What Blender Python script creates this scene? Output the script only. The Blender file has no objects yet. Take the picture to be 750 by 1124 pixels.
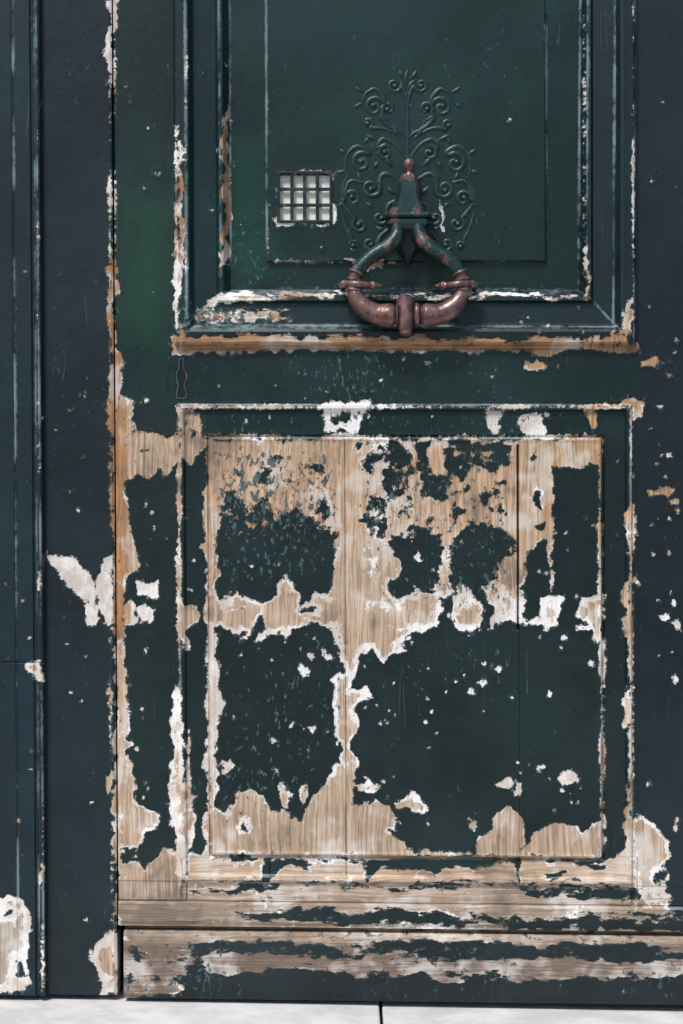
import bpy, bmesh, math, random
import numpy as np
from mathutils import Vector
random.seed(7); rng=np.random.RandomState(11)
S=0.0015
def WX(px): return (px-375.0)*S
def WZ(py): return (1100.0-py)*S
scene=bpy.context.scene
def lin(c):
    out=[]
    for v in c[:3]:
        v=v/255.0
        out.append(v/12.92 if v<=0.04045 else ((v+0.055)/1.055)**2.4)
    return tuple(out)
# ---------------- numpy noise ----------------
_tab=rng.rand(256,256)
def vnoise(x,y,w,seed=0):
    x=x/w+seed*17.37+500; y=y/w+seed*9.11+500
    xi=np.floor(x).astype(int); yi=np.floor(y).astype(int)
    fx=x-xi; fy=y-yi
    fx=fx*fx*(3-2*fx); fy=fy*fy*(3-2*fy)
    a=_tab[xi%256,yi%256]; b=_tab[(xi+1)%256,yi%256]; c=_tab[xi%256,(yi+1)%256]; d=_tab[(xi+1)%256,(yi+1)%256]
    return ((a*(1-fx)+b*fx)*(1-fy)+(c*(1-fx)+d*fx)*fy)*2-1
def fbm(x,y,w,seed=0,o=4,r=.6,wm=4.5):
    s=0;a=1;t=0
    for i in range(o):
        s=s+a*vnoise(x*(.96+.03*i)+y*.21*(i+1),y-x*.21*(i+1),w,seed+i*3.3); t+=a; a*=r; w*=.5
        if w<wm: break
    return s/t
def sdf(P,X,Y,pad=26):
    out=np.full(X.shape,-float(pad))
    xs=[p[0] for p in P]; ys=[p[1] for p in P]
    m=(X>min(xs)-pad)&(X<max(xs)+pad)&(Y>min(ys)-pad)&(Y<max(ys)+pad)
    if not m.any(): return out
    x=X[m]; y=Y[m]
    d=np.full(x.shape,1e9); ins=np.zeros(x.shape,bool)
    n=len(P)
    for i in range(n):
        x0,y0=P[i]; x1,y1=P[(i+1)%n]
        ex,ey=x1-x0,y1-y0; L=ex*ex+ey*ey+1e-9
        t=np.clip(((x-x0)*ex+(y-y0)*ey)/L,0,1)
        d=np.minimum(d,(x-x0-t*ex)**2+(y-y0-t*ey)**2)
        if y0!=y1:
            c=((y0>y)!=(y1>y))&(x<(ex)*(y-y0)/(y1-y0)+x0)
            ins^=c
    d=np.sqrt(d)
    out[m]=np.maximum(np.where(ins,d,-d),-pad)
    return out
def R(x0,y0,x1,y1): return [(x0,y0),(x1,y0),(x1,y1),(x0,y1)]
def B(cx,cy,rx,ry=None,n=9):
    ry=ry or rx; ph=random.uniform(0,6)
    return [(cx+rx*random.uniform(.55,1.35)*math.cos(ph+2*math.pi*i/n),cy+ry*random.uniform(.55,1.35)*math.sin(ph+2*math.pi*i/n)) for i in range(n)]
OPS=[]
def A(P,b=0): OPS.append(('a',P,b))
def D(P,b=0): OPS.append(('s',P,b))
# ---- lower raised panel, upper half
A(R(226,480,606,690))
A([(600,480),(662,480),(661,506),(640,512),(620,516),(606,514)])
D([(243,548),(262,540),(270,562),(290,545),(300,572),(325,560),(345,575),(368,582),(371,640),(360,655),(345,650),(332,664),(318,630),(306,652),(285,664),(262,652),(240,660),(237,600)])
D(B(292,520,7,14)); D(B(345,512,9,5)); D(B(322,530,6,4)); D(B(355,560,6,10)); D(B(262,520,4,3)); D(B(310,500,5,3))
D([(428,482),(446,485),(452,520),(442,545),(426,552),(420,520)])
D([(400,545),(420,540),(430,560),(425,585),(405,590),(396,570)]); D(B(408,512,6,10)); D(B(396,490,5,6))
D([(455,484),(471,483),(475,510),(492,530),(488,552),(466,546),(459,515)])
D([(488,484),(530,483),(560,488),(561,508),(540,520),(522,510),(505,532),(492,518)])
D([(425,592),(450,578),(476,585),(488,602),(482,630),(480,650),(456,660),(440,655),(430,640),(441,615)])
D([(495,590),(520,573),(545,578),(564,590),(562,612),(546,624),(536,640),(540,672),(531,674),(516,648),(500,655),(489,630)])
D([(574,604),(598,590),(604,650),(597,675),(574,682)])
D([(483,660),(497,652),(499,696),(478,698)]); D([(530,672),(540,660),(541,676),(534,696),(524,694)])
D(B(500,560,10,6)); D(B(535,548,5,9)); D(B(550,530,5,4)); D(B(585,500,4,5)); D(B(588,545,5,12)); D(B(470,572,7,5))
D(B(545,560,5,5)); D(B(590,575,5,7)); D(B(515,535,5,7)); D(B(445,565,5,6)); D(B(418,500,4,7))
D([(281,690),(287,676),(300,690),(304,700),(282,704)]); D([(326,692),(342,683),(366,690),(366,700),(326,702)])
D([(543,684),(600,686),(600,700),(543,700)]); D(B(338,668,7,5)); D(B(255,676,7,3))
A([(595,655),(618,652),(619,672),(612,688),(600,690),(594,672)]); A([(506,640),(520,655),(531,672),(526,690),(512,697),(496,688),(500,660)])
A([(640,655),(661,652),(661,712),(650,700),(643,684),(634,680)]); A(R(655,505,662,660),-.5); A(R(658,700,664,940),0)
A([(232,660),(250,664),(272,668),(280,690),(262,698),(240,692),(230,686)]); A([(305,636),(316,630),(328,655),(320,690),(316,708),(307,692)]); A([(346,655),(362,660),(366,684),(350,680)])
A(B(289,698,5,6)); A(B(300,690,9,7))
# central seam column
A([(366,600),(390,596),(400,650),(440,684),(470,690),(444,700),(437,716),(420,729),(405,712),(392,724),(386,758),(400,754),(411,766),(393,775),(387,820),(390,880),(388,940),(373,940),(374,820),(362,800),(370,780),(364,742),(376,735),(368,700)])
A([(440,655),(480,650),(486,668),(474,688),(440,690)]); A(R(372,480,382,600),2)
A(R(228,480,236,940),-.6); A([(228,690),(240,700),(238,740),(243,770),(236,830),(240,860),(232,890),(226,890)])
for b in [(335,732,6,9),(342,720,4,3),(362,722,4,3),(515,759,5,5),(526,746,4,3),(548,735,3,3),(620,700,3,2),(355,716,3,3),(437,716,5,4),(448,700,3,2),(555,861,9,6),(570,866,5,7),(625,856,13,8),(406,861,13,8),(455,882,15,10),(313,876,7,12),(332,868,5,12),(422,898,5,7),(519,905,4,5),(268,700,3,2),(650,728,3,4),(343,800,4,3),(300,812,3,3),(430,905,8,5),(604,762,3,3),(590,842,4,3),(639,690,5,5),(424,792,3,2),(248,842,8,4),(618,660,5,6)]:
    A(B(*b),.4)
# bottom of raised panel
A([(226,886),(240,884),(252,889),(262,870),(278,866),(290,880),(300,892),(310,884),(330,900),(345,878),(352,862),(366,838),(378,842),(384,880),(398,884),(415,874),(430,884),(438,900),(425,912),(444,925),(455,942),(226,942)])
A([(521,940),(522,918),(538,910),(550,890),(560,884),(570,892),(577,905),(573,940)]); A([(568,940),(580,925),(605,900),(622,903),(640,915),(650,905),(662,900),(662,942),(568,942)])
D(B(586,908,6,6)); D(B(268,906,3,5))
A(B(470,934,14,3)); A(R(226,934,520,941),-1)
# band below raised panel
A([(204,966),(206,942),(290,938),(286,966)]); A(R(290,938,662,944),-.5)
A([(300,960),(340,940),(400,948),(404,968),(296,968)]); D(B(330,948,20,6)); D(B(262,944,16,5)); D(B(215,930,6,12))
A([(405,968),(420,952),(470,958),(520,952),(560,950),(572,968)]); A([(572,968),(574,942),(600,944),(640,950),(680,944),(696,930),(696,970)])
D(B(610,961,18,4)); D(B(655,951,14,3)); D(B(505,946,16,4))
# border top
A(R(194,444,694,449),-.9); A([(352,443),(412,443),(400,456),(396,472),(390,476),(374,470),(366,478),(358,474),(356,458)]); D([(364,456),(380,452),(392,455),(388,463),(376,460),(366,466)])
A([(536,446),(552,450),(548,474),(541,472),(536,460)]); A([(570,462),(584,455),(603,465),(602,475),(582,477),(571,470)]); A([(194,446),(212,450),(222,470),(228,490),(218,500),(206,512),(196,500)]); D(B(210,474,4,6))
A([(640,446),(655,452),(653,470),(648,470)]); A([(668,446),(700,444),(708,440),(704,456),(694,462),(690,450)]); A(R(224,477,662,481),-.5)
# left/right outer bead
A(R(194,450,200,960),-.4); A([(196,640),(206,664),(218,664),(222,678),(210,690),(204,720),(197,700)]); A([(190,760),(200,752),(204,800),(202,850),(212,880),(215,900),(204,962),(192,962),(188,880),(190,820)])
A(R(205,800,209,930),-.5); A(R(690,450,695,965),-.4); A([(688,560),(697,556),(698,600),(690,606)]); A([(684,650),(694,640),(694,700),(688,705)]); A([(683,765),(689,750),(694,790),(686,800)]); A([(684,930),(694,860),(698,966),(676,966)])
# left stile
A([(132,478),(160,474),(196,474),(196,500),(186,512),(180,524),(172,512),(160,526),(150,518),(134,528)]); D(B(160,492,4,3))
A([(133,436),(140,434),(148,450),(142,462),(150,474),(133,480)]); A([(128,480),(138,480),(137,560),(148,600),(152,624),(138,630),(134,700),(140,830),(148,885),(130,900)],.3)
A([(150,640),(158,634),(164,640),(172,636),(174,648),(168,655),(152,652)],.8); A([(150,666),(158,662),(168,666),(166,682),(158,678),(152,682)],.2); A([(134,670),(146,662),(150,682),(136,684)])
A([(132,880),(145,874),(160,890),(178,896),(172,914),(158,916),(150,935),(134,930)]); A([(132,952),(150,946),(160,956),(180,930),(200,946),(200,990),(134,988)]); D(B(150,938,8,4)); D(B(176,925,4,8))
A(B(160,860,2,2));A(B(156,778,2,2));A(B(160,716,2,4)); A(B(142,818,6,5))
# leaf meeting edge
A([(121,300),(126,300),(127,300),(134,440),(137,480),(137,600),(134,700),(137,820),(136,1012),(126,1012),(123,500)],-1.0)
A([(121,290),(129,286),(127,380),(134,410),(133,470),(122,476)],.3); A(R(124,0,128,290),-1.5)
# rails
A([(200,966),(696,970),(700,1000),(750,1004),(820,1006),(820,1030),(126,1020),(132,986),(200,988)],.5)
D([(206,972),(300,968),(320,974),(250,980),(210,978)],-1); D([(360,968),(520,972),(500,980),(380,976)],-1.5); D([(560,972),(700,976),(700,988),(600,984)],-.5); D([(256,998),(420,998),(600,1006),(750,1008),(750,1024),(600,1020),(300,1010)],-1)
A([(696,900),(706,895),(716,902),(730,915),(736,940),(726,950),(733,975),(736,1000),(697,1000)]); D(B(722,962,6,8))
# upper panel moulding wear
A([(190,374),(694,376),(696,384),(190,384)],1.5); A([(196,362),(330,366),(560,370),(694,362),(694,380),(196,380)],-3.5)
A([(244,321),(330,320),(420,323),(560,320),(640,324),(640,329),(244,329)],-1.5)
A([(240,320),(275,320),(300,326),(270,334),(240,334),(214,352),(208,350)],-1.0); A([(205,338),(320,336),(330,356),(206,360)],-6)
A(R(192,140,196,370),-.4); A([(193,150),(200,150),(203,300),(200,365),(192,372)],-1.5); A([(243,120),(250,110),(252,290),(243,300)],-.8); A(R(204,0,206,330),-1.2); A([(638,270),(645,270),(648,330),(640,326)],-2);A([(688,345),(697,318),(698,345),(690,370),(680,365),(680,345)],-.5)
A(R(692,0,696,340),-2.2); A(R(640,0,643,300),-1.5)
A([(296,283),(420,285),(450,286),(450,290),(300,289)],-1.6); A(R(293,80,295,286),-1.0); A([(380,284),(420,284),(418,290),(396,292)],0)
# round the grille
A([(300,238),(330,240),(334,246),(322,245),(312,251),(302,248)],.5); A([(359,186),(367,190),(364,210),(367,240),(358,246),(352,240),(360,230)],0); A([(303,187),(345,186),(364,187),(364,191),(303,191)],-.6); A(R(302,190,306,240),-.8); A(R(330,241,360,245),-.6)
A([(484,222),(488,226),(488,252),(484,250)],.5)
# middle rail / right stile
for b in [(587,398,14,5),(592,396,6,4),(470,398,3,1.5),(716,398,13,6),(734,412,3,2),(728,540,12,6),(740,551,4,3),(716,540,5,4),(731,680,8,4),(742,690,6,5),(735,500,3,2),(740,662,3,3),(725,447,2,3),(743,374,2,3),(744,560,2,3),(172,190,3,2),(310,196,2,2),(560,130,2,2),(600,455,4,2),(700,640,3,8),(741,744,4,5),(712,860,2,3),(741,905,2,6),(161,440,2,2)]:
    A(B(*b),.2)
# post (left)
A([(51,603),(62,609),(80,617),(92,627),(104,640),(105,664),(96,664),(84,656),(70,636),(60,624)],.8); A([(92,664),(106,660),(107,680),(98,685),(94,676)],.3); A([(106,644),(116,614),(124,606),(124,690),(116,684),(110,668)],.8)
A([(114,0),(119,20),(116,60),(118,92),(124,92),(124,0)],.3); A(R(119,92,123,600),-1.0); A([(119,700),(123,690),(126,1020),(122,1010)],-1.0); A([(120,536),(125,530),(126,570),(121,575)],.5)
A([(102,1040),(112,1026),(130,1024),(131,1092),(112,1092),(114,1075),(104,1070)],.5); A(B(119,760,3,12));A(B(122,860,3,15))
for b in [(70,385,1.5),(92,500,2),(86,560,1.2),(95,720,2),(78,760,1.5),(100,880,2),(66,300,1.2),(94,1010,2)]: A(B(*b))
# strip at far left
A([(0,984),(14,980),(30,985),(34,1010),(31,1040),(33,1075),(20,1086),(-20,1086),(-20,990)],1); D(B(24,1062,4,12)); D(B(10,1003,6,4))
A([(33,726),(48,724),(50,748),(40,746),(34,738)],.3); A(R(47,850,50,1086),-1.0); A(R(43,430,46,520),-1); A(R(42,130,44,420),-2); A(B(46,960,2.5,12)); A(B(45,640,2,10)); A(B(34,700,2));A(B(22,900,2,3));A(B(8,640,1.5));A(B(30,300,1.5))
# kick board
A([(131,1020),(820,1030),(820,1036),(600,1034),(400,1033),(250,1032),(200,1034),(131,1034)],-.3)
A([(131,1030),(210,1030),(214,1050),(205,1060),(200,1092),(131,1092)],-.5); D(B(195,1052,10,3)); D(B(150,1046,7,9)); D(B(172,1074,6,4)); D(B(205,1074,10,8)); D(B(142,1072,3,10))
A([(210,1030),(360,1032),(660,1040),(820,1046),(820,1080),(660,1082),(560,1084),(420,1078),(300,1078),(220,1080)],-13)
# random chips, grouped
def chips(n,cx,cy,sx,sy,rmax=1.8):
    for i in range(n):
        r=min(rmax,.6+random.expovariate(1.6)); A(B(random.gauss(cx,sx),random.gauss(cy,sy),r,r*random.uniform(.6,1.6),7),.15)
for c in [(16,160,600,14,110),(10,205,580,8,70),(14,300,740,40,35),(12,350,850,25,35),(14,420,860,35,35),(12,440,740,40,30),(14,540,760,50,50),(8,600,870,40,25),(8,690,560,8,90),(14,728,600,14,110),(8,150,900,14,50),(10,500,610,50,40),(8,630,600,20,50),(8,440,460,150,8),(12,400,405,150,14),(7,165,250,18,120),(6,90,600,22,200),(5,20,800,15,150),(8,240,200,8,80),(6,330,270,50,20),(6,560,350,60,10),(8,728,280,14,150),(10,290,610,40,30),(9,500,700,70,15)]: chips(*c)
EDGE_GLINTS=[(204,-20,206,350),(240,-20,243,318),(252,-20,253,312),(292,-20,293,286),(600,-20,601,286),(293,286,600,287),(638,-20,636,316),(645,-20,644,320),(675,-20,673,352),(697,-20,695,378),
 (242,320,644,321),(205,357,676,359),(192,358,206,358),(205,358,242,322),(676,358,644,322),(252,315,636,316),(195,444,694,447),(196,446,200,960),(692,446,694,965),(228,480,660,481),(230,480,233,935),(660,482,662,938),(233,938,662,944),(198,968,694,976),(200,990,820,1000),(133,1022,820,1032),(41,-20,50,1090),(38,-20,45,1090),(15,-20,22,1090)]  # lines where a pale edge highlight is painted into the colour

def zone(X,Y,P,soft): return np.clip(sdf(P,X,Y,40)/soft+.5,0,1)
def fields(X,Y):
    wx=X+vnoise(X,Y,21,1)*4.0+vnoise(X,Y,8.5,2)*2.8+vnoise(X,Y,5,12)*1.3; wy=Y+vnoise(X,Y,21,3)*4.0+vnoise(X,Y,8.5,4)*2.8+vnoise(X,Y,5,14)*1.3
    brk=vnoise(X,Y,46,21)*1.9+vnoise(X,Y,15,22)*1.3-.4
    peel=np.full(X.shape,-26.)
    for k,P,b in OPS:
        w_=max(p[0] for p in P)-min(p[0] for p in P); h_=max(p[1] for p in P)-min(p[1] for p in P)
        small=max(w_,h_)<9; thin=min(w_,h_)<9 and max(w_,h_)>40
        s=sdf(P,X if (thin or small) else wx,Y if (thin or small) else wy)
        if thin: s=s+brk
        if k=='a': peel=np.maximum(peel,s+b)
        else: peel=np.minimum(peel,-s-b)
    # speckled areas: limit the field, then break it with vertex-level fragments
    frag=fbm(X,Y,17,91,3,.8,3.6); fragh=fbm(X*.32,Y*1.1,19,95,3,.8,3.2)
    for P,m,s,k,fr in [(R(240,488,370,600),4.5,20,5,frag),(R(388,485,562,605),4.2,16,8.5,frag),(R(388,605,562,675),6,16,5,frag),(R(215,1034,820,1078),9,8,17,fragh),(R(206,966,820,1016),4.5,6,6,fragh),(R(132,1032,214,1090),4,8,5,fragh),(R(570,515,606,600),6,10,6,frag),(R(205,336,330,358),6,6,8,fragh)]:
        w=zone(X,Y,P,s); peel=peel*(1-w)+(np.clip(peel,-m,m)+fr*k)*w
    amp=np.full(X.shape,4.6)
    for P,a,s in [(R(236,485,370,600),9,16),(R(385,485,570,600),7.5,16),(R(385,600,570,690),6.5,10),(R(200,316,645,340),7,6),(R(200,336,330,360),10,8),(R(134,1034,820,1080),9,10),(R(190,966,820,1016),7.5,8),(R(190,362,696,382),7,4)]:
        w=zone(X,Y,P,s); amp=amp*(1-w)+a*w
    wh=np.full(X.shape,1.3)
    for P,a,s in [(R(226,640,500,735),4.5,20),(R(500,636,662,735),6.5,16),(R(226,484,662,600),-2.5,24),(R(136,472,196,530),-1,8),(R(364,700,440,840),4.5,8),(R(226,868,662,966),.6,10),
        (R(146,630,176,690),60,4),(R(100,270,136,700),-3,6),(R(40,590,123.5,700),60,2),(R(95,1020,131,1095),9,2),(R(-400,960,47,1100),10,6),(R(100,0,122.5,280),14,2),(R(186,752,206,962),7,6),(R(350,438,412,478),30,6),(R(530,440,606,478),30,6),(R(226,695,366,850),20,10),(R(400,700,658,880),9,10),
        (R(190,362,699,386),-3,4),(R(242,100,253,300),-4,3),(R(200,316,640,340),2,4),(R(126,966,820,1016),-1,4),(R(131.5,1020,820,1110),-6.0,2),(R(131.5,1024,212,1110),0,6),(R(575,385,612,408),-3,5),(R(700,380,750,620),0,5),(R(700,640,750,720),60,5),(R(298,184,370,254),60,3),(R(480,216,492,256),60,3),(R(697,895,740,1000),3,4)]:
        w=zone(X,Y,P,s); wh=wh*(1-w)+a*w
    wh=wh+fbm(X,Y,44,31,4,.75)*8.5
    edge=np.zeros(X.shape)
    for (x0,y0,x1,y1) in EDGE_GLINTS:
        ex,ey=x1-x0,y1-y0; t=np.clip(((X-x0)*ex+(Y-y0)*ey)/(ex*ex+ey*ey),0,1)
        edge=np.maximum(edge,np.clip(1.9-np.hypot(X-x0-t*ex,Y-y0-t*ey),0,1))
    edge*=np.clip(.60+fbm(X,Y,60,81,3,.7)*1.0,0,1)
    hg=np.zeros(X.shape)
    for P,s in [(R(200,940,700,1016),1),(R(126,988,820,1110),1),(R(205,310,640,384),1)]:
        hg=np.maximum(hg,zone(X,Y,P,s))
    def mixc(base,lst):
        c=np.tile(np.array(lin(base)),(X.size,1))
        for P,col,s,k in lst:
            w=(zone(X,Y,P,s)*k)[:,None]; c=c*(1-w)+np.array(lin(col))*w
        return c
    tint=mixc((8,28,29),[(R(-900,-900,45,1200),(19,38,49),4,1),(R(45,-900,123,1200),(12,27,34),3,1),(R(699,-900,1500,1010),(13,29,37),30,.9),
        (R(250,-400,640,316),(3,37,34),8,1),(R(292,-400,600,287),(4,38,35),3,1),(R(188,-400,252,380),(12,42,42),4,.8),(R(640,-400,699,380),(12,35,43),8,.8),(R(190,316,690,362),(10,40,42),4,.8),
        (R(135,215,186,430),(0,62,38),44,.75),(R(252,150,292,300),(0,66,46),26,.7),(R(126,0,186,215),(8,40,35),20,.7),(R(126,380,699,443),(5,37,35),10,.8),(R(194,443,694,480),(5,38,37),8,.6),(R(126,1025,820,1110),(18,28,33),4,.8)])
    tn=(np.clip(fbm(X,Y,75,55,4,.7)*1.6,0,1)*.35)[:,None]*np.where((Y<470)&(X>124)&(X<700),1,.25)[:,None]
    tint=tint*(1-tn)+np.array(lin((0,58,46)))*tn
    wood=mixc((212,184,156),[(R(100,250,140,700),(194,144,102),6,1),(R(190,100,253,384),(176,134,100),6,1),(R(190,362,699,386),(192,150,110),4,1),(R(126,985,820,1110),(166,149,133),8,.9),(R(126,1034,820,1110),(132,116,105),6,1),(R(226,880,662,940),(194,169,145),16,.8),
        (R(226,484,662,600),(216,182,150),20,1),(R(126,966,820,985),(190,172,156),8,.7),(R(-400,960,47,1100),(205,190,175),8,1),(R(575,385,750,570),(205,165,122),8,1)])
    fl=np.full(X.shape,.08)
    for P,a,s in [(R(236,490,372,640),.85,30),(R(395,485,560,660),.7,30),(R(236,700,380,880),.45,30),(R(380,700,480,850),.5,30),(R(190,336,330,360),.9,10),(R(200,384,560,440),.5,20),(R(194,450,694,478),.5,8),(R(252,220,292,318),.6,16),(R(136,100,188,420),.25,30),(R(500,700,560,800),.3,40),(R(126,1034,820,1100),.5,10)]:
        w=zone(X,Y,P,s); fl=fl*(1-w)+a*w
    area=fbm(X,Y,95,41,4,.6); fl=fl*.16+area*.11
    big=fbm(X,Y,150,51,6,.66)*.5+.5; stain=fbm(X,Y,60,61,5,.7)*.5+.5
    return peel,amp,wh,hg,tint,wood,fl,big,stain,edge
def warp(x,y):
    yc=np.clip(y,-200,1300)
    X=x+8*(yc/1124)*(1-np.clip(x,-300,900)/750)
    Y=y+8*((np.clip(x,-100,900)-130)/620)*np.clip((y-400)/700,0,1.1)
    return X,Y
def lines(a,b,brk,step,va,vb,coarse=22):
    L=list(np.arange(a,b,coarse))+[a,b]
    lo,hi=max(a,va),min(b,vb)
    if hi>lo:
        L=[v for v in L if v<lo or v>hi or v in(a,b)]
        L+=list(np.arange(lo,hi,step))+[hi]
    brk=sorted(set(round(v,3) for v in brk if a<=v<=b))
    L=[v for v in sorted(L) if all(abs(v-k)>.45 for k in brk) or v in (a,b)]
    L=sorted(set([round(v,3) for v in L]+brk))
    out=[L[0]]
    for v in L[1:]:
        if v-out[-1]>.12: out.append(v)
    return np.array(out)
def heightmesh(name,xs,ys,hf,mat,back=45,hole=None):
    xs2=np.concatenate([[xs[0]],xs,[xs[-1]]]); ys2=np.concatenate([[ys[0]],ys,[ys[-1]]])
    XX,YY=np.meshgrid(xs2,ys2); H=hf(XX,YY)
    ring=np.zeros(XX.shape,bool); ring[0,:]=ring[-1,:]=True; ring[:,0]=ring[:,-1]=True
    H=np.where(ring,-back,H)
    PX,PY=warp(XX,YY)
    x=PX.ravel(); y=PY.ravel()
    peel,amp,wh,hg,tint,wood,fl,big,stain,edge=fields(x,y)
    H=H+np.where(ring,0,vnoise(PX,PY,90,6)*.6+vnoise(PX,PY,30,8)*.2)
    # real paint thickness: bare areas sit lower, lifting rims curl up
    pk=peel.reshape(H.shape)
    H=H+np.where(ring,0,-.6*np.clip(pk/2+.5,0,1)+.4*np.exp(-((pk+2.2)/1.6)**2))
    V=np.stack([(PX-375)*S,-H*.001,(1100-PY)*S],-1).reshape(-1,3)
    ny,nx=XX.shape
    idx=np.arange(ny*nx).reshape(ny,nx)
    F=np.stack([idx[1:,:-1],idx[1:,1:],idx[:-1,1:],idx[:-1,:-1]],-1).reshape(-1,4)
    if hole:
        cx=(XX[1:,:-1]+XX[1:,1:]).reshape(-1)/2; cy=(YY[1:,:-1]+YY[:-1,:-1]).reshape(-1)/2
        k=(cx>hole[0])&(cx<hole[2])&(cy>hole[1])&(cy<hole[3]); F=F[~k]
    me=bpy.data.meshes.new(name)
    me.vertices.add(len(V)); me.vertices.foreach_set('co',V.ravel())
    me.loops.add(F.size); me.loops.foreach_set('vertex_index',F.ravel().astype(np.int32))
    me.polygons.add(len(F)); me.polygons.foreach_set('loop_start',np.arange(0,F.size,4,dtype=np.int32))
    me.update(calc_edges=True); me.validate()
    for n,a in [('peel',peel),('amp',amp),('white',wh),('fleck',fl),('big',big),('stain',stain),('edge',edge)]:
        me.attributes.new(n,'FLOAT','POINT').data.foreach_set('value',a.astype(np.float32))
    for n,a in [('tint',tint),('woodcol',wood)]:
        me.attributes.new(n,'FLOAT_COLOR','POINT').data.foreach_set('color',np.concatenate([a,np.ones((len(a),1))],1).astype(np.float32).ravel())
    wx_=(x-375)*S; wz_=(1100-y)*S; hb=(hg>.5)
    chip=np.stack([np.where(hb,wx_*.5,wx_),wx_*0+wz_*0,np.where(hb,wz_*1.2,wz_*.9)],-1)
    grain=np.stack([np.where(hb,wz_,wx_)+wz_*0,np.zeros(len(x)),np.where(hb,wx_,wz_)],-1)
    pl=np.where(hb,7.0,np.where(x<377,0,np.where(x<569,3.1,6.7)))
    grain[:,0]+=fbm(x,y,120,71,4,.55)*.011; grain[:,1]+=pl
    for n,a in [('chipco',chip),('grainco',grain)]:
        me.attributes.new(n,'FLOAT_VECTOR','POINT').data.foreach_set('vector',a.astype(np.float32).ravel())
    me.polygons.foreach_set('use_smooth',np.ones(len(me.polygons),bool))
    me.set_sharp_from_angle(angle=math.radians(24))
    me.materials.append(mat)
    o=bpy.data.objects.new(name,me); scene.collection.objects.link(o); return o

# ---------------- materials ----------------
class NT:
    def __init__(s,name):
        s.m=bpy.data.materials.new(name); s.m.use_nodes=True; s.t=s.m.node_tree; s.t.nodes.clear()
        s.out=s.t.nodes.new('ShaderNodeOutputMaterial'); s.b=s.t.nodes.new('ShaderNodeBsdfPrincipled'); s.t.links.new(s.b.outputs[0],s.out.inputs[0])
        s.tc=s.t.nodes.new('ShaderNodeTexCoord').outputs['Object']
    def set(s,sock,v):
        if isinstance(v,bpy.types.NodeSocket): s.t.links.new(v,sock)
        elif isinstance(v,tuple) and len(v)==3 and sock.type=='RGBA': sock.default_value=(*v,1)
        else: sock.default_value=v
    def math(s,op,a,b=0,c=None,clamp=False):
        n=s.t.nodes.new('ShaderNodeMath'); n.operation=op; n.use_clamp=clamp
        s.set(n.inputs[0],a); s.set(n.inputs[1],b)
        if c is not None: s.set(n.inputs[2],c)
        return n.outputs[0]
    def attr(s,n,k='Fac'):
        a=s.t.nodes.new('ShaderNodeAttribute'); a.attribute_name=n; return a.outputs[k]
    def mapv(s,scale,rot=(0,0,0),loc=(0,0,0),src=None):
        m=s.t.nodes.new('ShaderNodeMapping'); m.inputs['Scale'].default_value=scale; m.inputs['Rotation'].default_value=rot; m.inputs['Location'].default_value=loc
        s.t.links.new(src or s.tc,m.inputs[0]); return m.outputs[0]
    def noise(s,scale,detail=4,rough=.55,vec=None,dist=0):
        n=s.t.nodes.new('ShaderNodeTexNoise'); n.inputs['Scale'].default_value=scale; n.inputs['Detail'].default_value=detail; n.inputs['Roughness'].default_value=rough; n.inputs['Distortion'].default_value=dist
        s.t.links.new(vec or s.tc,n.inputs['Vector']); return n.outputs['Fac']
    def step(s,v,a,b):
        n=s.t.nodes.new('ShaderNodeMapRange'); n.interpolation_type='SMOOTHSTEP'; s.set(n.inputs[0],v); n.inputs[1].default_value=a; n.inputs[2].default_value=b; return n.outputs[0]
    def mix(s,f,a,b,mode='MIX'):
        n=s.t.nodes.new('ShaderNodeMix'); n.data_type='RGBA'; n.blend_type=mode
        s.set(n.inputs[0],f); s.set(n.inputs[6],a); s.set(n.inputs[7],b); return n.outputs[2]
    def mixf(s,f,a,b):
        n=s.t.nodes.new('ShaderNodeMix'); n.data_type='FLOAT'
        s.set(n.inputs[0],f); s.set(n.inputs[2],a); s.set(n.inputs[3],b); return n.outputs[0]
    def bump(s,h,dist,strength=1,normal=None):
        n=s.t.nodes.new('ShaderNodeBump'); n.inputs['Distance'].default_value=dist; n.inputs['Strength'].default_value=strength; s.set(n.inputs['Height'],h)
        if normal: s.set(n.inputs['Normal'],normal)
        return n.outputs[0]

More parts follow.
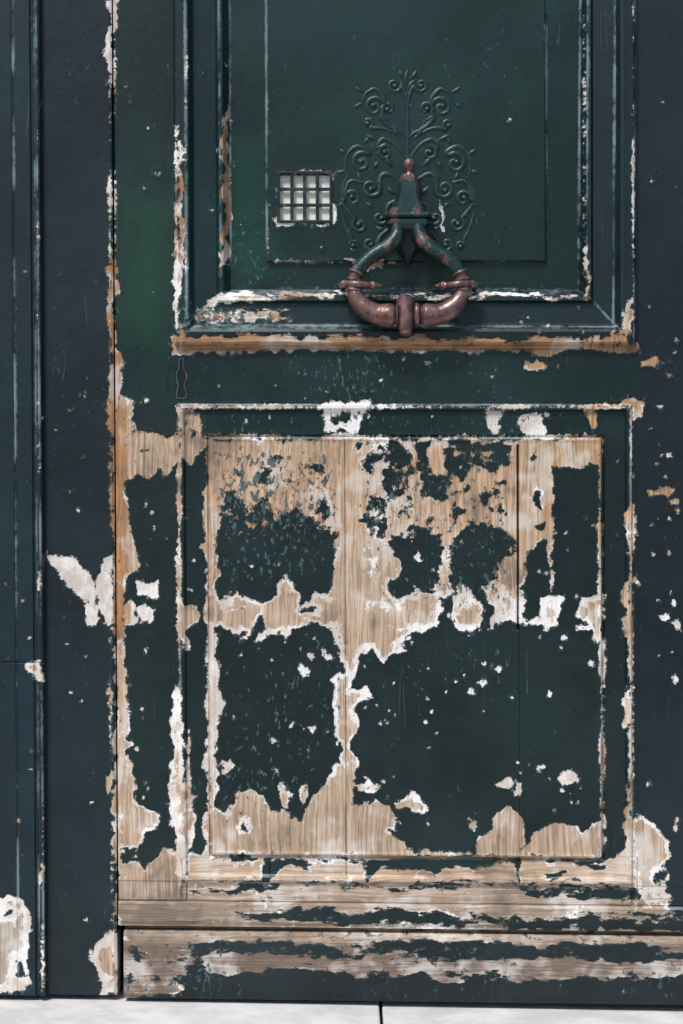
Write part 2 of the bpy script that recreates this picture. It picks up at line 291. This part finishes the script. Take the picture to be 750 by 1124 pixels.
def peeling():
    n=NT('peeling_paint_on_wood')
    peel=n.attr('peel'); amp=n.attr('amp'); wh=n.attr('white'); fl=n.attr('fleck'); big=n.attr('big'); stain=n.attr('stain'); edge=n.attr('edge')
    tint=n.attr('tint','Color'); wcol=n.attr('woodcol','Color'); chip=n.attr('chipco','Vector'); gco=n.attr('grainco','Vector')
    nn=n.noise(100,6,.78,chip)
    v=n.math('MULTIPLY_ADD',n.math('MULTIPLY',n.math('SUBTRACT',nn,.5),3.8),amp,peel)
    g=n.noise(1,5,.72,n.mapv((210,1,9),src=gco)); g2=n.noise(1,3,.6,n.mapv((48,1,2.6),(0,0,0),(3,1,7),src=gco),.9)
    fk=n.noise(125,4,.72,n.mapv((1,1,.6)))
    resid=n.step(n.math('ADD',n.math('ADD',n.math('MULTIPLY',fk,.75),n.math('MULTIPLY',g,.25)),n.math('MULTIPLY',fl,.9)),.665,.69)
    bare=n.math('MULTIPLY',n.step(v,-.2,.3),n.math('SUBTRACT',1,n.math('MULTIPLY',resid,n.math('SUBTRACT',1,n.step(peel,9,14)))))
    wv=n.math('SUBTRACT',n.math('MULTIPLY_ADD',n.math('SUBTRACT',fk,.5),13.0,v),wh)
    woodm=n.step(n.math('MULTIPLY_ADD',n.math('SUBTRACT',g,.5),8.0,wv),-.7,.9)
    sg=n.math('MULTIPLY_ADD',g,.5,stain)
    wc=n.mix(n.step(g,.34,.64),n.mix(.58,wcol,(.11,.07,.045)),wcol)
    wc=n.mix(n.math('MULTIPLY',n.step(g2,.46,.68),.55),wc,n.mix(.6,wcol,(.20,.125,.075)))
    wc=n.mix(n.math('MULTIPLY',n.step(sg,.72,.98),.7),wc,(.70,.65,.59))
    wc=n.mix(n.math('MULTIPLY',n.math('SUBTRACT',1,n.step(sg,.42,.68)),.65),wc,(.15,.12,.095))
    wc=n.mix(n.math('SUBTRACT',1,n.step(g,.27,.34)),wc,(.05,.035,.025))
    pr=n.mix(n.step(n.math('MULTIPLY_ADD',fk,.6,stain),.60,.95),(.62,.54,.47),(.90,.86,.82))
    pr=n.mix(n.math('MULTIPLY',n.step(fk,.60,.68),.35),pr,(.30,.24,.19))
    under=n.mix(woodm,pr,wc)
    pc=n.mix(n.step(big,.3,.75),n.mix(.35,tint,(.0,.003,.003)),n.mix(.10,tint,(.05,.09,.095)))
    pc=n.mix(n.math('MULTIPLY',n.step(nn,.55,.75),.3),pc,n.mix(.2,tint,(.08,.15,.15)))
    fm=n.step(n.math('ADD',fk,fl),.70,.765)
    pc=n.mix(n.math('MULTIPLY',fm,.6),pc,(.09,.19,.19))
    nick=n.step(n.math('MULTIPLY_ADD',fl,.35,fk),.785,.81); pc=n.mix(n.math('MULTIPLY',nick,.85),pc,(.6,.56,.5))
    a=n.noise(1,0,.5,n.mapv((30,1,1.5),(0,.9,0),(2,0,1))); r=n.math('ABSOLUTE',n.math('SUBTRACT',a,.5)); scr=n.math('MULTIPLY',n.math('SUBTRACT',1,n.step(r,.0008,.003)),n.step(stain,.62,.72))
    pc=n.mix(n.math('MULTIPLY',scr,.3),pc,(.20,.27,.30))
    glint=n.math('MULTIPLY',edge,n.step(n.math('MULTIPLY_ADD',edge,.35,fk),.55,.75)); pc=n.mix(n.math('MULTIPLY',glint,.65),pc,(.28,.37,.40))  # edge highlights painted as pale blue over the paint colour
    rim=n.step(v,-1.5,-.1); pc=n.mix(n.math('MULTIPLY',rim,.22),pc,(.16,.22,.22))
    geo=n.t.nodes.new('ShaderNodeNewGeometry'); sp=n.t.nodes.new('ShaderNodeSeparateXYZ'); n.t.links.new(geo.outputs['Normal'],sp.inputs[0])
    ledge_light=n.math('MULTIPLY',n.step(sp.outputs['Z'],.25,.8),n.step(n.math('ADD',big,nn),.75,1.15))
    pc=n.mix(n.math('MULTIPLY',ledge_light,.6),pc,(.30,.40,.43))  # upward faces tinted pale blue: ledge highlight put into the colour
    col=n.mix(bare,pc,under)
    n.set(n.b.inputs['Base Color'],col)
    n.set(n.b.inputs['Roughness'],n.mixf(bare,n.math('MULTIPLY_ADD',nn,.35,.22),.85))
    n.set(n.b.inputs['Specular IOR Level'],n.mixf(bare,.38,.15))
    h=n.math('MULTIPLY_ADD',bare,-1.3,n.math('MULTIPLY_ADD',nn,.4,n.math('MULTIPLY',n.math('MULTIPLY',bare,g),1.1)))
    n.set(n.b.inputs['Normal'],n.bump(h,.0024,.9))
    return n.m
PM=peeling()
def metal(name,c1,c2,c3,rough=.42,metallic=.35,sc=60,bd=.0006):
    n=NT(name)
    a=n.noise(sc,5,.65); b=n.noise(sc*.45,4,.65,n.mapv((1,1,1),(0,0,0),(3,2,8)))
    c=n.mix(n.step(a,.38,.62),c1,c2); c=n.mix(n.step(b,.50,.62),c,c3)
    c=n.mix(n.math('MULTIPLY',n.step(a,.64,.70),.5),c,(.34,.33,.32))
    n.set(n.b.inputs['Base Color'],c); n.set(n.b.inputs['Metallic'],metallic)
    n.set(n.b.inputs['Roughness'],n.math('MULTIPLY_ADD',a,.45,rough-.2))
    n.set(n.b.inputs['Normal'],n.bump(n.math('ADD',n.noise(sc*4,3,.65),n.step(b,.50,.62)),bd,.7))
    return n.m
IRON=metal('worn_bronze_brown_iron',lin((142,110,106)),lin((92,70,72)),lin((120,86,76)),.34,.5,60,.0006)
IRONG=metal('iron_with_green_paint',lin((26,56,55)),lin((16,40,42)),lin((104,80,76)),.34,.2,60,.0008)
DGREEN=metal('dark_green_painted_iron',lin((6,30,32)),lin((10,36,38)),lin((6,26,30)),.42,.0,80)
BARS=metal('grille_iron',lin((12,24,28)),lin((22,34,38)),lin((56,54,52)),.4,.1,90)
WORN=metal('painted_relief_iron',lin((5,37,36)),lin((8,42,41)),lin((14,52,52)),.40,.0,140,.0003)
RIM=metal('worn_escutcheon_iron',lin((70,86,90)),lin((44,58,62)),lin((90,98,98)),.4,.3,90)
def simple(name,c1,c2,rough,sc,bd=.001):
    n=NT(name); a=n.noise(sc,6,.65); c=n.mix(n.step(a,.35,.65),c1,c2)
    n.set(n.b.inputs['Base Color'],c); n.set(n.b.inputs['Roughness'],rough); n.set(n.b.inputs['Normal'],n.bump(n.noise(sc*6,5,.65),bd,.6)); return n.m
CREAM=simple('aged_cream_board',lin((242,240,226)),lin((226,222,206)),.7,30)
DARK=simple('shade_black',(.004,.004,.005),(.008,.008,.009),.9,30)  # near-black colour painted for unlit depth
STONE=simple('pale_limestone',(.70,.69,.68),(.54,.53,.52),.8,9,.003)
ASPH=simple('street_surface',(.10,.10,.10),(.16,.155,.15),.9,6,.004)
WALL=simple('limestone_wall_surface',(.42,.38,.32),(.30,.27,.23),.85,4,.004)

# ---------------- door ----------------
def leafH(x,y):
    h=np.zeros(x.shape)
    d=np.minimum(np.minimum(x-190,697-x),np.minimum(y+330,379-y))
    p=np.interp(d,[0,.8,3,14,17,22,24,46,49,54,58,61,62],[0,11,15,16,14,3,2,-1,6,5,-6,-12,-13])
    h=np.where(d>0,p,h)
    d=np.minimum(np.minimum(x-292,600-x),np.minimum(y+230,287-y))
    h=h+np.where(d>0,np.interp(d,[0,1.2,2.5],[0,7,8]),0)
    d=np.minimum(np.minimum(x-193,694-x),np.minimum(y-443,966-y))
    h=np.where(d>0,np.interp(d,[0,.8,1.8,5,6.5,8,30],[0,3,4.5,4.5,3,-2,-3]),h)
    d=np.minimum(np.minimum(x-227,661-x),np.minimum(y-479,938-y))
    h=np.where(d>-2.5,np.interp(d,[-2.5,-1.2,.2,2.2,3.6,6],[-3,-7,-7,3,3.6,2.4]),h)
    r=(y>966)
    h=np.where(r,np.interp(y,[966,967.5,987,989,991.5,1010,1014],[0,-1.5,-1,-3,4,5,2]),h)
    def crack(cx,y0,y1,w,dep):
        k=np.clip((1-np.abs(x-cx)/w)*2.2,0,1)*((y>y0)&(y<y1)); return k*dep
    h=h-crack(377,481,966,.9,2.5)-crack(567.5,488,690,1.6,18)-crack(569,690,966,.7,1.2)-crack(292,941,966,1,3)-crack(200,966,988,1,3)-crack(694,968,988,1,3)
    h=h-np.clip(1-(x-124)/2.0,0,1)*3
    return h
bx=[126]
for e in [0,.8,3,8,14,17,22,24,46,49,54,58,61,62]: bx+=[190+e,697-e]
for e in [0,1.2,2.5]: bx+=[292+e,600-e]
for e in [0,.8,1.8,5,6.5,8]: bx+=[193+e,694-e]
for e in [-2.5,-1.2,.2,2.2,3.6,6]: bx+=[227+e,661-e]
for c,w in [(377,.9),(567.5,1.6),(292,1),(200,1)]: bx+=[c-w,c-w*.55,c,c+w*.55,c+w]
bx+=[306,361]
by=[191,241]
for e in [0,.8,3,8,14,17,22,24,46,49,54,58,61,62]: by+=[379-e,-330+e]
for e in [0,1.2,2.5]: by+=[287-e,-230+e]
for e in [0,.8,1.8,5,6.5,8]: by+=[443+e,966-e]
for e in [-2.5,-1.2,.2,2.2,3.6,6]: by+=[479+e,938-e]
by+=[967.5,987,989,991.5,1010,1014]
xs=lines(124,900,bx,1.8,100,760); ys=lines(-700,1015.5,by,1.8,-10,1016)
door=heightmesh('panelled_wooden_door',xs,ys,leafH,PM,45,(306,191,361,241))
def kickH(x,y):
    return np.interp(y,[1021,1023,1026,1030,1086,1091,1094],[2,8,11,12,13,12,9])
kick=heightmesh('kick_board',lines(130.5,900,[],2.0,100,760),lines(1021,1094,[1023,1026,1030,1086,1091],1.8,1000,1100),kickH,PM,40); kick.parent=door
def railH(x,y): return np.full(x.shape,-22.)
back=heightmesh('bottom_rail_core',lines(130.5,899,[],8,100,760),lines(1010,1092,[],8,1000,1100),railH,PM,40); back.parent=door
def postH(x,y):
    return 3-np.clip(1-(122.4-x)/2.5,0,1)*2.5
post=heightmesh('door_frame',lines(46,122.4,[120,121,119],2.2,-10,760),lines(-760,1092,[],2.4,-10,1100),postH,PM,70)
def stripH(x,y):
    h=np.interp(x,[-60,13,14,15,16,33,35,36.5,38,42,44,46],[14,14,12.5,12.5,14,14,11,11,16,17,15,9])
    return h-np.where(np.abs(y-727)<.9,2.5,0)
strip=heightmesh('frame_moulding',lines(-60,46,[13,14,15,16,33,35,36.5,38,40,42,44,46],2.2,-10,760),lines(-760,1092,[725.9,726.2,727.8,728.1],2.4,-10,1100),stripH,PM,70); strip.parent=post
j=heightmesh('frame_right_jamb',lines(902,985,[],12,0,1),lines(-760,1092,[],12,0,1),lambda x,y:np.full(x.shape,12.),PM,70); j.parent=post
l=heightmesh('frame_head',lines(-60,985,[],12,0,1),lines(-840,-702,[],12,0,1),lambda x,y:np.full(x.shape,22.),PM,70); l.parent=post

# ---------------- mesh helpers ----------------
def newobj(name,verts,faces,mat,parent=None,smooth=True,angle=35):
    me=bpy.data.meshes.new(name); me.from_pydata(verts,[],faces); me.validate()
    bm=bmesh.new(); bm.from_mesh(me); bmesh.ops.recalc_face_normals(bm,faces=bm.faces); bm.to_mesh(me); bm.free()
    if smooth:
        me.polygons.foreach_set('use_smooth',np.ones(len(me.polygons),bool)); me.set_sharp_from_angle(angle=math.radians(angle))
    if mat: me.materials.append(mat)
    o=bpy.data.objects.new(name,me); scene.collection.objects.link(o)
    if parent: o.parent=parent
    return o
def catmull(P,n):
    P=[np.array(p,float) for p in P]; Q=[2*P[0]-P[1]]+P+[2*P[-1]-P[-2]]; out=[]
    for i in range(1,len(Q)-2):
        for k in range(n):
            t=k/n; a,b,c,d=Q[i-1],Q[i],Q[i+1],Q[i+2]
            out.append(.5*((2*b)+(-a+c)*t+(2*a-5*b+4*c-d)*t*t+(-a+3*b-3*c+d)*t**3))
    out.append(Q[-2]); return out
def tube(P,n=8,seg=14,data=None,flat=1.0):
    pts=catmull(P,n); V=[];F=[]
    for i,p in enumerate(pts):
        a=pts[max(i-1,0)]; b=pts[min(i+1,len(pts)-1)]
        t=np.array([(b[0]-a[0])*S,-(b[2]-a[2])*.001,-(b[1]-a[1])*S]); t/=np.linalg.norm(t)+1e-9
        up=np.array([0,1,0.]); nrm=np.cross(t,up); nrm/=np.linalg.norm(nrm)+1e-9; bi=np.cross(nrm,t)
        c=np.array([WX(p[0]),-p[2]*.001,WZ(p[1])]); r=max(p[3],.15)*S
        for k in range(seg):
            an=2*math.pi*k/seg; V.append(tuple(c+nrm*r*math.cos(an)+bi*r*flat*math.sin(an)))
    m=len(pts)
    for i in range(m-1):
        for k in range(seg):
            F.append((i*seg+k,i*seg+(k+1)%seg,(i+1)*seg+(k+1)%seg,(i+1)*seg+k))
    F.append(tuple(range(seg))[::-1]); F.append(tuple((m-1)*seg+k for k in range(seg)))
    return V,F
def merge(lst):
    V=[];F=[]
    for v,f in lst:
        o=len(V); V+=v; F+=[tuple(i+o for i in q) for q in f]
    return V,F
def stack(secs,cx,ch=.3):
    V=[];F=[]
    for (py,hw,h0,h1) in secs:
        c=hw*ch; dc=(h1-h0)*ch
        for (dx,hh) in [(-hw,h0),(-hw,h1-dc),(-hw+c,h1),(hw-c,h1),(hw,h1-dc),(hw,h0)]:
            V.append((WX(cx+dx),-hh*.001,WZ(py)))
    m=len(secs)
    for i in range(m-1):
        for k in range(6): F.append((i*6+k,i*6+(k+1)%6,(i+1)*6+(k+1)%6,(i+1)*6+k))
    F.append(tuple(range(6))); F.append(tuple((m-1)*6+k for k in range(6)))
    return V,F
def lathe(prof,cx,hc,seg=28,flat=1.0):
    V=[];F=[]
    for py,r in prof:
        for k in range(seg):
            an=2*math.pi*k/seg; V.append((WX(cx)+r*S*math.cos(an),-hc*.001+r*S*flat*math.sin(an),WZ(py)))
    m=len(prof)
    for i in range(m-1):
        for k in range(seg): F.append((i*seg+k,i*seg+(k+1)%seg,(i+1)*seg+(k+1)%seg,(i+1)*seg+k))
    F.append(tuple(range(seg))); F.append(tuple((m-1)*seg+k for k in range(seg)))
    return V,F
def box(x0,y0,x1,y1,h0,h1):
    V=[(WX(x),-h*.001,WZ(y)) for h in (h0,h1) for (x,y) in [(x0,y0),(x1,y0),(x1,y1),(x0,y1)]]
    return V,[(0,1,2,3),(4,5,6,7),(0,1,5,4),(1,2,6,5),(2,3,7,6),(3,0,4,7)]
def bevel(o,w,s=2):
    m=o.modifiers.new('bevel','BEVEL'); m.width=w; m.segments=s; m.limit_method='ANGLE'

# ---------------- knocker ----------------
kn=bpy.data.objects.new('door_knocker',None); scene.collection.objects.link(kn)
CX=447.5
newobj('finial',*lathe([(175.5,.5),(176.2,3),(178,5.2),(181,6.6),(184,6.6),(187,5),(189,3.4),(191,3.2),(193,4.6),(194.5,5.0),(196,4)],449,17),IRON,kn)
newobj('tapered_body',*stack([(193,7,-5,22),(196,9,-5,25),(200,9.6,-5,26),(215,13,-5,29),(228,17.5,-5,31),(233,20.5,-5,32),(236,21.5,-5,32)],CX+.5,.34),IRONG,kn,angle=20)
newobj('body_moulding',*merge([stack([(235,22,-5,33),(236,25,-5,37),(239,26,-5,38),(241,25.2,-5,37),(242,22,-5,34)],CX+.5,.16),stack([(241.5,21,-5,32),(244,23,-5,35),(248,23.5,-5,35),(251,21,-5,32),(254,17,-5,28)],CX+.5,.16)]),IRONG,kn,angle=25)
newobj('leaf_pendant',*stack([(250,9,-5,20),(262,8,-5,16),(268,10.5,-5,14),(274,11,-5,13),(282,6,-5,10),(291,.6,-5,3)],CX+.5,.42),DGREEN,kn,angle=20)
def arm(s):
    f=lambda x:CX+s*(x-CX)
    up=tube([(f(436),250,24,7.6),(f(435.5),258,27,7.4),(f(432),266,30,7.8),(f(424),274,33,8.2),(f(412),281,35,7.8),(f(402),289,36,7.4),(f(395),297,36,7.8),(f(391),304,36,8.0)],8,16)
    lo=tube([(f(391.5),303,36,7.2),(f(388.5),312,36,7.0),(f(388.5),322,36,8.2),(f(393),333,37,9.6),(f(402),342,38,10.8),(f(413),347,38,11.2),(f(422),348.5,38,12.6),(f(429),348.5,38,12.8),(f(433),348.5,38,9.8),(f(436),348.5,38,6.5),(f(440),348.5,38,6)],8,20)
    rings=[]
    for (x,y,tx,ty,r) in [(391.5,302,-.45,1,9.0),(389,309.5,-.2,1,8.4),(388.2,321,0,1,9.2)]:
        tx*=s; rings.append(tube([(f(x)-tx*1.8,y-ty*1.8,36,r-2),(f(x)-tx,y-ty,36,r),(f(x)+tx,y+ty,36,r),(f(x)+tx*1.8,y+ty*1.8,36,r-2)],3,18))
    sp=tube([(f(371.5),314,30,.4),(f(375),314,31,2.6),(f(378),314,33,4.6),(f(381),314,38,3.2),(f(386),314.5,45,3.4),(f(393),315,48,3.6),(f(401),315.5,44,3.2),(f(405),316,38,3.4),(f(409),316,34,5.2),(f(413),316,32,3.4),(f(419),316,31,.6)],6,12)
    return up,lo,rings,sp
for s in (1,-1):
    up,lo,rg,sp=arm(s); sd='left' if s==1 else 'right'
    newobj('stirrup_arm_'+sd,*up,IRONG,kn); newobj('ring_'+sd,*merge([lo]+rg),IRON,kn); newobj('cross_spindle_'+sd,*sp,IRON,kn)
newobj('striker_barrel',*lathe([(325.5,1),(326.5,5),(329,8),(334,9),(340,9.3),(349,9.6),(358,9.2),(363,8),(366,6.5),(368,6.8),(370,5),(371.5,1)],444.5,38,28,1.15),IRON,kn)
newobj('striker_collar',*merge([tube([(453.5,348,38,5),(454.5,348,38,12.5),(457,348,38,13.5),(459,348,38,12.5)],3,24),tube([(434,348,38,11),(435.4,348,38,12),(436.4,348,38,8)],3,24)]),IRON,kn)
newobj('striker_stud',*stack([(326,8,-8,22),(332,10,-8,30),(358,10,-8,30),(366,7,-8,22)],445,.3),IRON,kn)
newobj('wall_pins',*merge([tube([(375,314,-13,2.6),(375,314,10,2.6),(375,314.2,32,2.6)],4,10),tube([(520,314,-13,2.6),(520,314,10,2.6),(520,314.2,32,2.6)],4,10)]),IRON,kn)

# ---------------- scroll ornament ----------------
parts=[]
OH=-5.1; WK=1.2; FLT=.45
def fx(s,x): return 448+s*(x-448)
def spiral(s,cx,cy,r,turn,start,dirn,tail,w=2.0,r1=.2):
    P=[]; N=int(10*turn)+4
    jx,jy=random.uniform(-1,1),random.uniform(-1,1)
    for i in range(N+1):
        t=i/N; a=start+dirn*turn*2*math.pi*(1-t); rr=r*(r1+(1-r1)*t)
        P.append((cx+jx+rr*math.cos(a),cy+jy+rr*math.sin(a),OH,w*WK*(1.2 if i==0 else .7+.6*t)))
    for i,q in enumerate(tail): P.append((q[0],q[1],OH,w*WK*(1.35-.25*i)))
    P=[(fx(s,p[0]),p[1],p[2],p[3]) for p in P]
    parts.append(tube(P,3,8,flat=FLT)); e=P[0]; parts.append(lathe([(e[1]-3.2,.3),(e[1]-2.2,2.5),(e[1],3.5),(e[1]+2.2,2.5),(e[1]+3.2,.3)],e[0],OH,10,.6))
def leaf(s,x,y,L,ang,w):
    c,d=math.cos(ang),math.sin(ang); L*=1.1
    P=[(fx(s,x+c*L*t+d*L*.12*math.sin(t*3.1)),y+d*L*t-c*L*.12*math.sin(t*3.1),OH,max(w*WK*math.sin(math.pi*min(.97,max(t,.06)))**.8,.3)) for t in [0,.15,.35,.55,.75,.9,1]]
    parts.append(tube(P,3,8,flat=FLT))
for s in (1,-1):
    spiral(s,434,93,8,1.2,0.2,1,[(445,100),(448,112)],1.6)
    spiral(s,411,117,11.5,1.3,-.3,-1,[(421,106),(412,97),(401,103),(397,114)],1.9)
    spiral(s,428,119,8,1.05,2.6,1,[(420,130),(430,140),(442,146),(447,152)],1.9)
    spiral(s,404,135,6.5,.9,1.2,-1,[(414,140),(426,142),(440,150)],1.6)
    spiral(s,424,168,8.5,1.1,-1.6,-1,[(415,162),(420,152),(434,158),(445,172)],1.9)
    spiral(s,397,178,12,1.25,-.9,-1,[(405,166),(392,160),(381,170),(379,186),(384,196)],2.0)
    spiral(s,408,206,10.5,1.2,.4,1,[(417,196),(424,190),(436,196),(446,206)],2.0)
    spiral(s,388,218,10,1.2,2.8,1,[(380,206),(386,198),(399,200)],1.8)
    spiral(s,418,238,8.5,1.1,-.3,1,[(426,226),(436,220),(446,224)],1.8)
    spiral(s,395,246,9,1.1,-2.4,-1,[(386,236),(376,222),(377,204),(383,190)],1.7)
    spiral(s,406,267,8.5,1.1,.2,1,[(416,262),(426,252),(440,250)],1.9)
    spiral(s,390,270,5.5,.9,3.4,1,[(386,262),(380,250),(375,232)],1.5)
    for a in [(446,86,11,-2.2,2.2),(400,100,10,-2.6,2.0),(396,112,9,2.6,2),(428,131,12,-2.5,2.2),(414,152,12,-2.7,2.4),(440,150,14,-1.2-.9,2.6),(382,168,9,-2.6,2.2),(379,186,9,2.9,2.1),(398,198,10,-2.0,2.2),(432,182,13,-2.2,2.6),(436,212,12,-2.5,2.6),(377,220,9,2.4,2),(424,252,11,-2.8,2.4),(383,236,8,.6,2),(402,222,9,.9,2.1),(436,236,12,2.4,2.4),(412,186,9,-1.2,2.1),(404,150,8,2.2,1.8)]:
        leaf(s,*a)
leaf(1,448,96,18,-1.57,2.4); leaf(1,448,100,14,-2.15,2.0); leaf(1,448,100,14,-1.0,2.0)
parts.append(tube([(448,96,OH,1.2),(448,130,OH,1.8),(448,150,OH,2.6),(448,176,OH,2.4),(448,230,OH,2.6),(448,276,OH,1.2)],6,10,flat=.5))
orn=newobj('scrollwork_ornament',*merge(parts),WORN,None,angle=60)

# ---------------- grille ----------------
gr=bpy.data.objects.new('peephole_grille',None); scene.collection.objects.link(gr)
newobj('backing_board',*box(300,185,370,248,-24,-12.5),CREAM,gr,False)
newobj('opening_reveal',*merge([box(302,187,307.2,246,-24,-6),box(362.4,187,368,246,-24,-6),box(307.2,187,362.4,191.4,-24,-6),box(307.2,241,362.4,246,-24,-6)]),DGREEN,gr,False)
bars=[]
for x in (320.5,334.5,348.5): bars.append(box(x-1.9,188,x+1.9,244,-7,-4.0))
for y in (207,224.5): bars.append(box(304,y-1.8,365,y+1.8,-8.5,-5.2))
bars+=[box(304,187.6,307.5,244,-6,-2.5),box(361.8,187.6,365,244,-6,-2.5),box(307.5,187.2,361.8,190.4,-6,-2.6),box(307.5,241.2,361.8,244.4,-6,-2.6)]
o=newobj('bars',*merge(bars),BARS,gr,False); bevel(o,.0007)

# ---------------- keyhole ----------------
kh=[(199-1.6,394.5),(200.6,394.5),(201,405),(204,410),(204.6,415),(202.6,420),(201.6,422),(204,432),(203,436.5),(195.4,436.5),(194.6,432),(196.8,422),(195.6,419),(194.6,414),(195,409),(197.4,405)]
def plate(P,h0,h1):
    n=len(P); V=[(WX(x),-h0*.001,WZ(y)) for x,y in P]+[(WX(x),-h1*.001,WZ(y)) for x,y in P]
    return V,[tuple(range(n)),tuple(range(n,2*n))]+[(i,(i+1)%n,n+(i+1)%n,n+i) for i in range(n)]
key=newobj('keyhole',*plate(kh,-2,1.2),DARK,None,False)  # solid plate, coloured near-black for the shade inside the hole
def ringp(P,off,h0,h1):
    cx=sum(p[0] for p in P)/len(P); cy=sum(p[1] for p in P)/len(P)
    Q=[(x+off*(1 if x>cx else -1),y+off*(.9 if y>cy+14 else (-.9 if y<cy-14 else 0))) for x,y in P]
    n=len(P); V=[(WX(x),-h*.001,WZ(y)) for L,h in ((P,h0),(P,h1),(Q,h1),(Q,h0)) for x,y in L]; F=[]
    for i in range(n):
        j=(i+1)%n
        for a in range(3): F.append((a*n+i,a*n+j,(a+1)*n+j,(a+1)*n+i))
    return V,F
newobj('escutcheon_rim',*ringp(kh,1.4,-1,2.3),RIM,key)

# ---------------- setting ----------------
def plainbox(name,x0,x1,y0,y1,z0,z1,mat,parent=None,bv=0):
    V=[(x,y,z) for z in (z0,z1) for (x,y) in [(x0,y0),(x1,y0),(x1,y1),(x0,y1)]]
    o=newobj(name,V,[(0,1,2,3),(4,5,6,7),(0,1,5,4),(1,2,6,5),(2,3,7,6),(3,0,4,7)],mat,parent,False)
    if bv: bevel(o,bv,3)
    return o
wall=bpy.data.objects.new('stone_building',None); scene.collection.objects.link(wall)
xl=WX(-62); xr=WX(990); zt=WZ(-842)
plainbox('wall_left',-6,xl,-.10,.4,-.2,5,WALL,wall); plainbox('wall_right',xr,6,-.10,.4,-.2,5,WALL,wall); plainbox('wall_over_door',xl,xr,-.10,.4,zt,5,WALL,wall)
plainbox('light_stop_back',xl,xr,.34,.38,-.2,zt,DARK,wall)  # added dark sheet that stops sky light leaking in from behind
SL=-0.0175
gz=lambda x:.0045+(x+.5625)*SL
def slopebox(name,x0,x1,y0,y1,t,mat,parent=None,bv=0,dz=0):
    V=[(x,y,gz(x)+dz+z) for z in (-t,0) for (x,y) in [(x0,y0),(x1,y0),(x1,y1),(x0,y1)]]
    o=newobj(name,V,[(0,1,2,3),(4,5,6,7),(0,1,5,4),(1,2,6,5),(2,3,7,6),(3,0,4,7)],mat,parent,False)
    if bv: bevel(o,bv,3)
    return o
pv=bpy.data.objects.new('pavement',None); scene.collection.objects.link(pv)
jx=WX(418); w=.92; k=0
for i in range(-3,3):
    slopebox('paving_slab_%d'%k,jx+i*w+.0025,jx+(i+1)*w-.0025,-.5,.33,.08,STONE,pv,.004,random.uniform(-.002,.002)); k+=1
    slopebox('paving_slab_%d'%k,jx+i*w+.3,jx+(i+1)*w+.295,-1.1,-.505,.08,STONE,pv,.004,random.uniform(-.002,.002)); k+=1
g=newobj('ground',[(x,y,-.05+(x+.5625)*SL*(1 if abs(x)<8 else 7/abs(x))) for y in (-60,60) for x in (-60,-7,7,60)],[(0,1,5,4),(1,2,6,5),(2,3,7,6)],ASPH,None,False)

# ---------------- light ----------------
w=bpy.data.worlds.new('World'); scene.world=w; w.use_nodes=True; nt=w.node_tree
sky=nt.nodes.new('ShaderNodeTexSky'); sky.sky_type='NISHITA'; sky.sun_disc=False
EL,AZ=math.radians(55),math.radians(212)
sky.sun_elevation=EL; sky.sun_rotation=AZ
nt.links.new(sky.outputs[0],nt.nodes['Background'].inputs[0]); nt.nodes['Background'].inputs[1].default_value=.15
sd=bpy.data.lights.new('sun','SUN'); sd.energy=3.5; sd.angle=math.radians(12); sd.color=(1,.95,.88)
so=bpy.data.objects.new('sun',sd); scene.collection.objects.link(so)
dirv=Vector((math.sin(AZ)*math.cos(EL),math.cos(AZ)*math.cos(EL),math.sin(EL)))
so.rotation_euler=(-dirv).to_track_quat('-Z','Y').to_euler()
scene.view_settings.view_transform='Standard'; scene.view_settings.look='None'; scene.view_settings.exposure=0
cam=bpy.data.cameras.new('camera'); co=bpy.data.objects.new('camera',cam); scene.collection.objects.link(co); scene.camera=co
Dst=3.4
co.location=(0,-Dst,WZ(562)); co.rotation_euler=(math.pi/2,0,0)
cam.sensor_fit='VERTICAL'; cam.angle=2*math.atan(1124*S/2/Dst); cam.clip_end=300
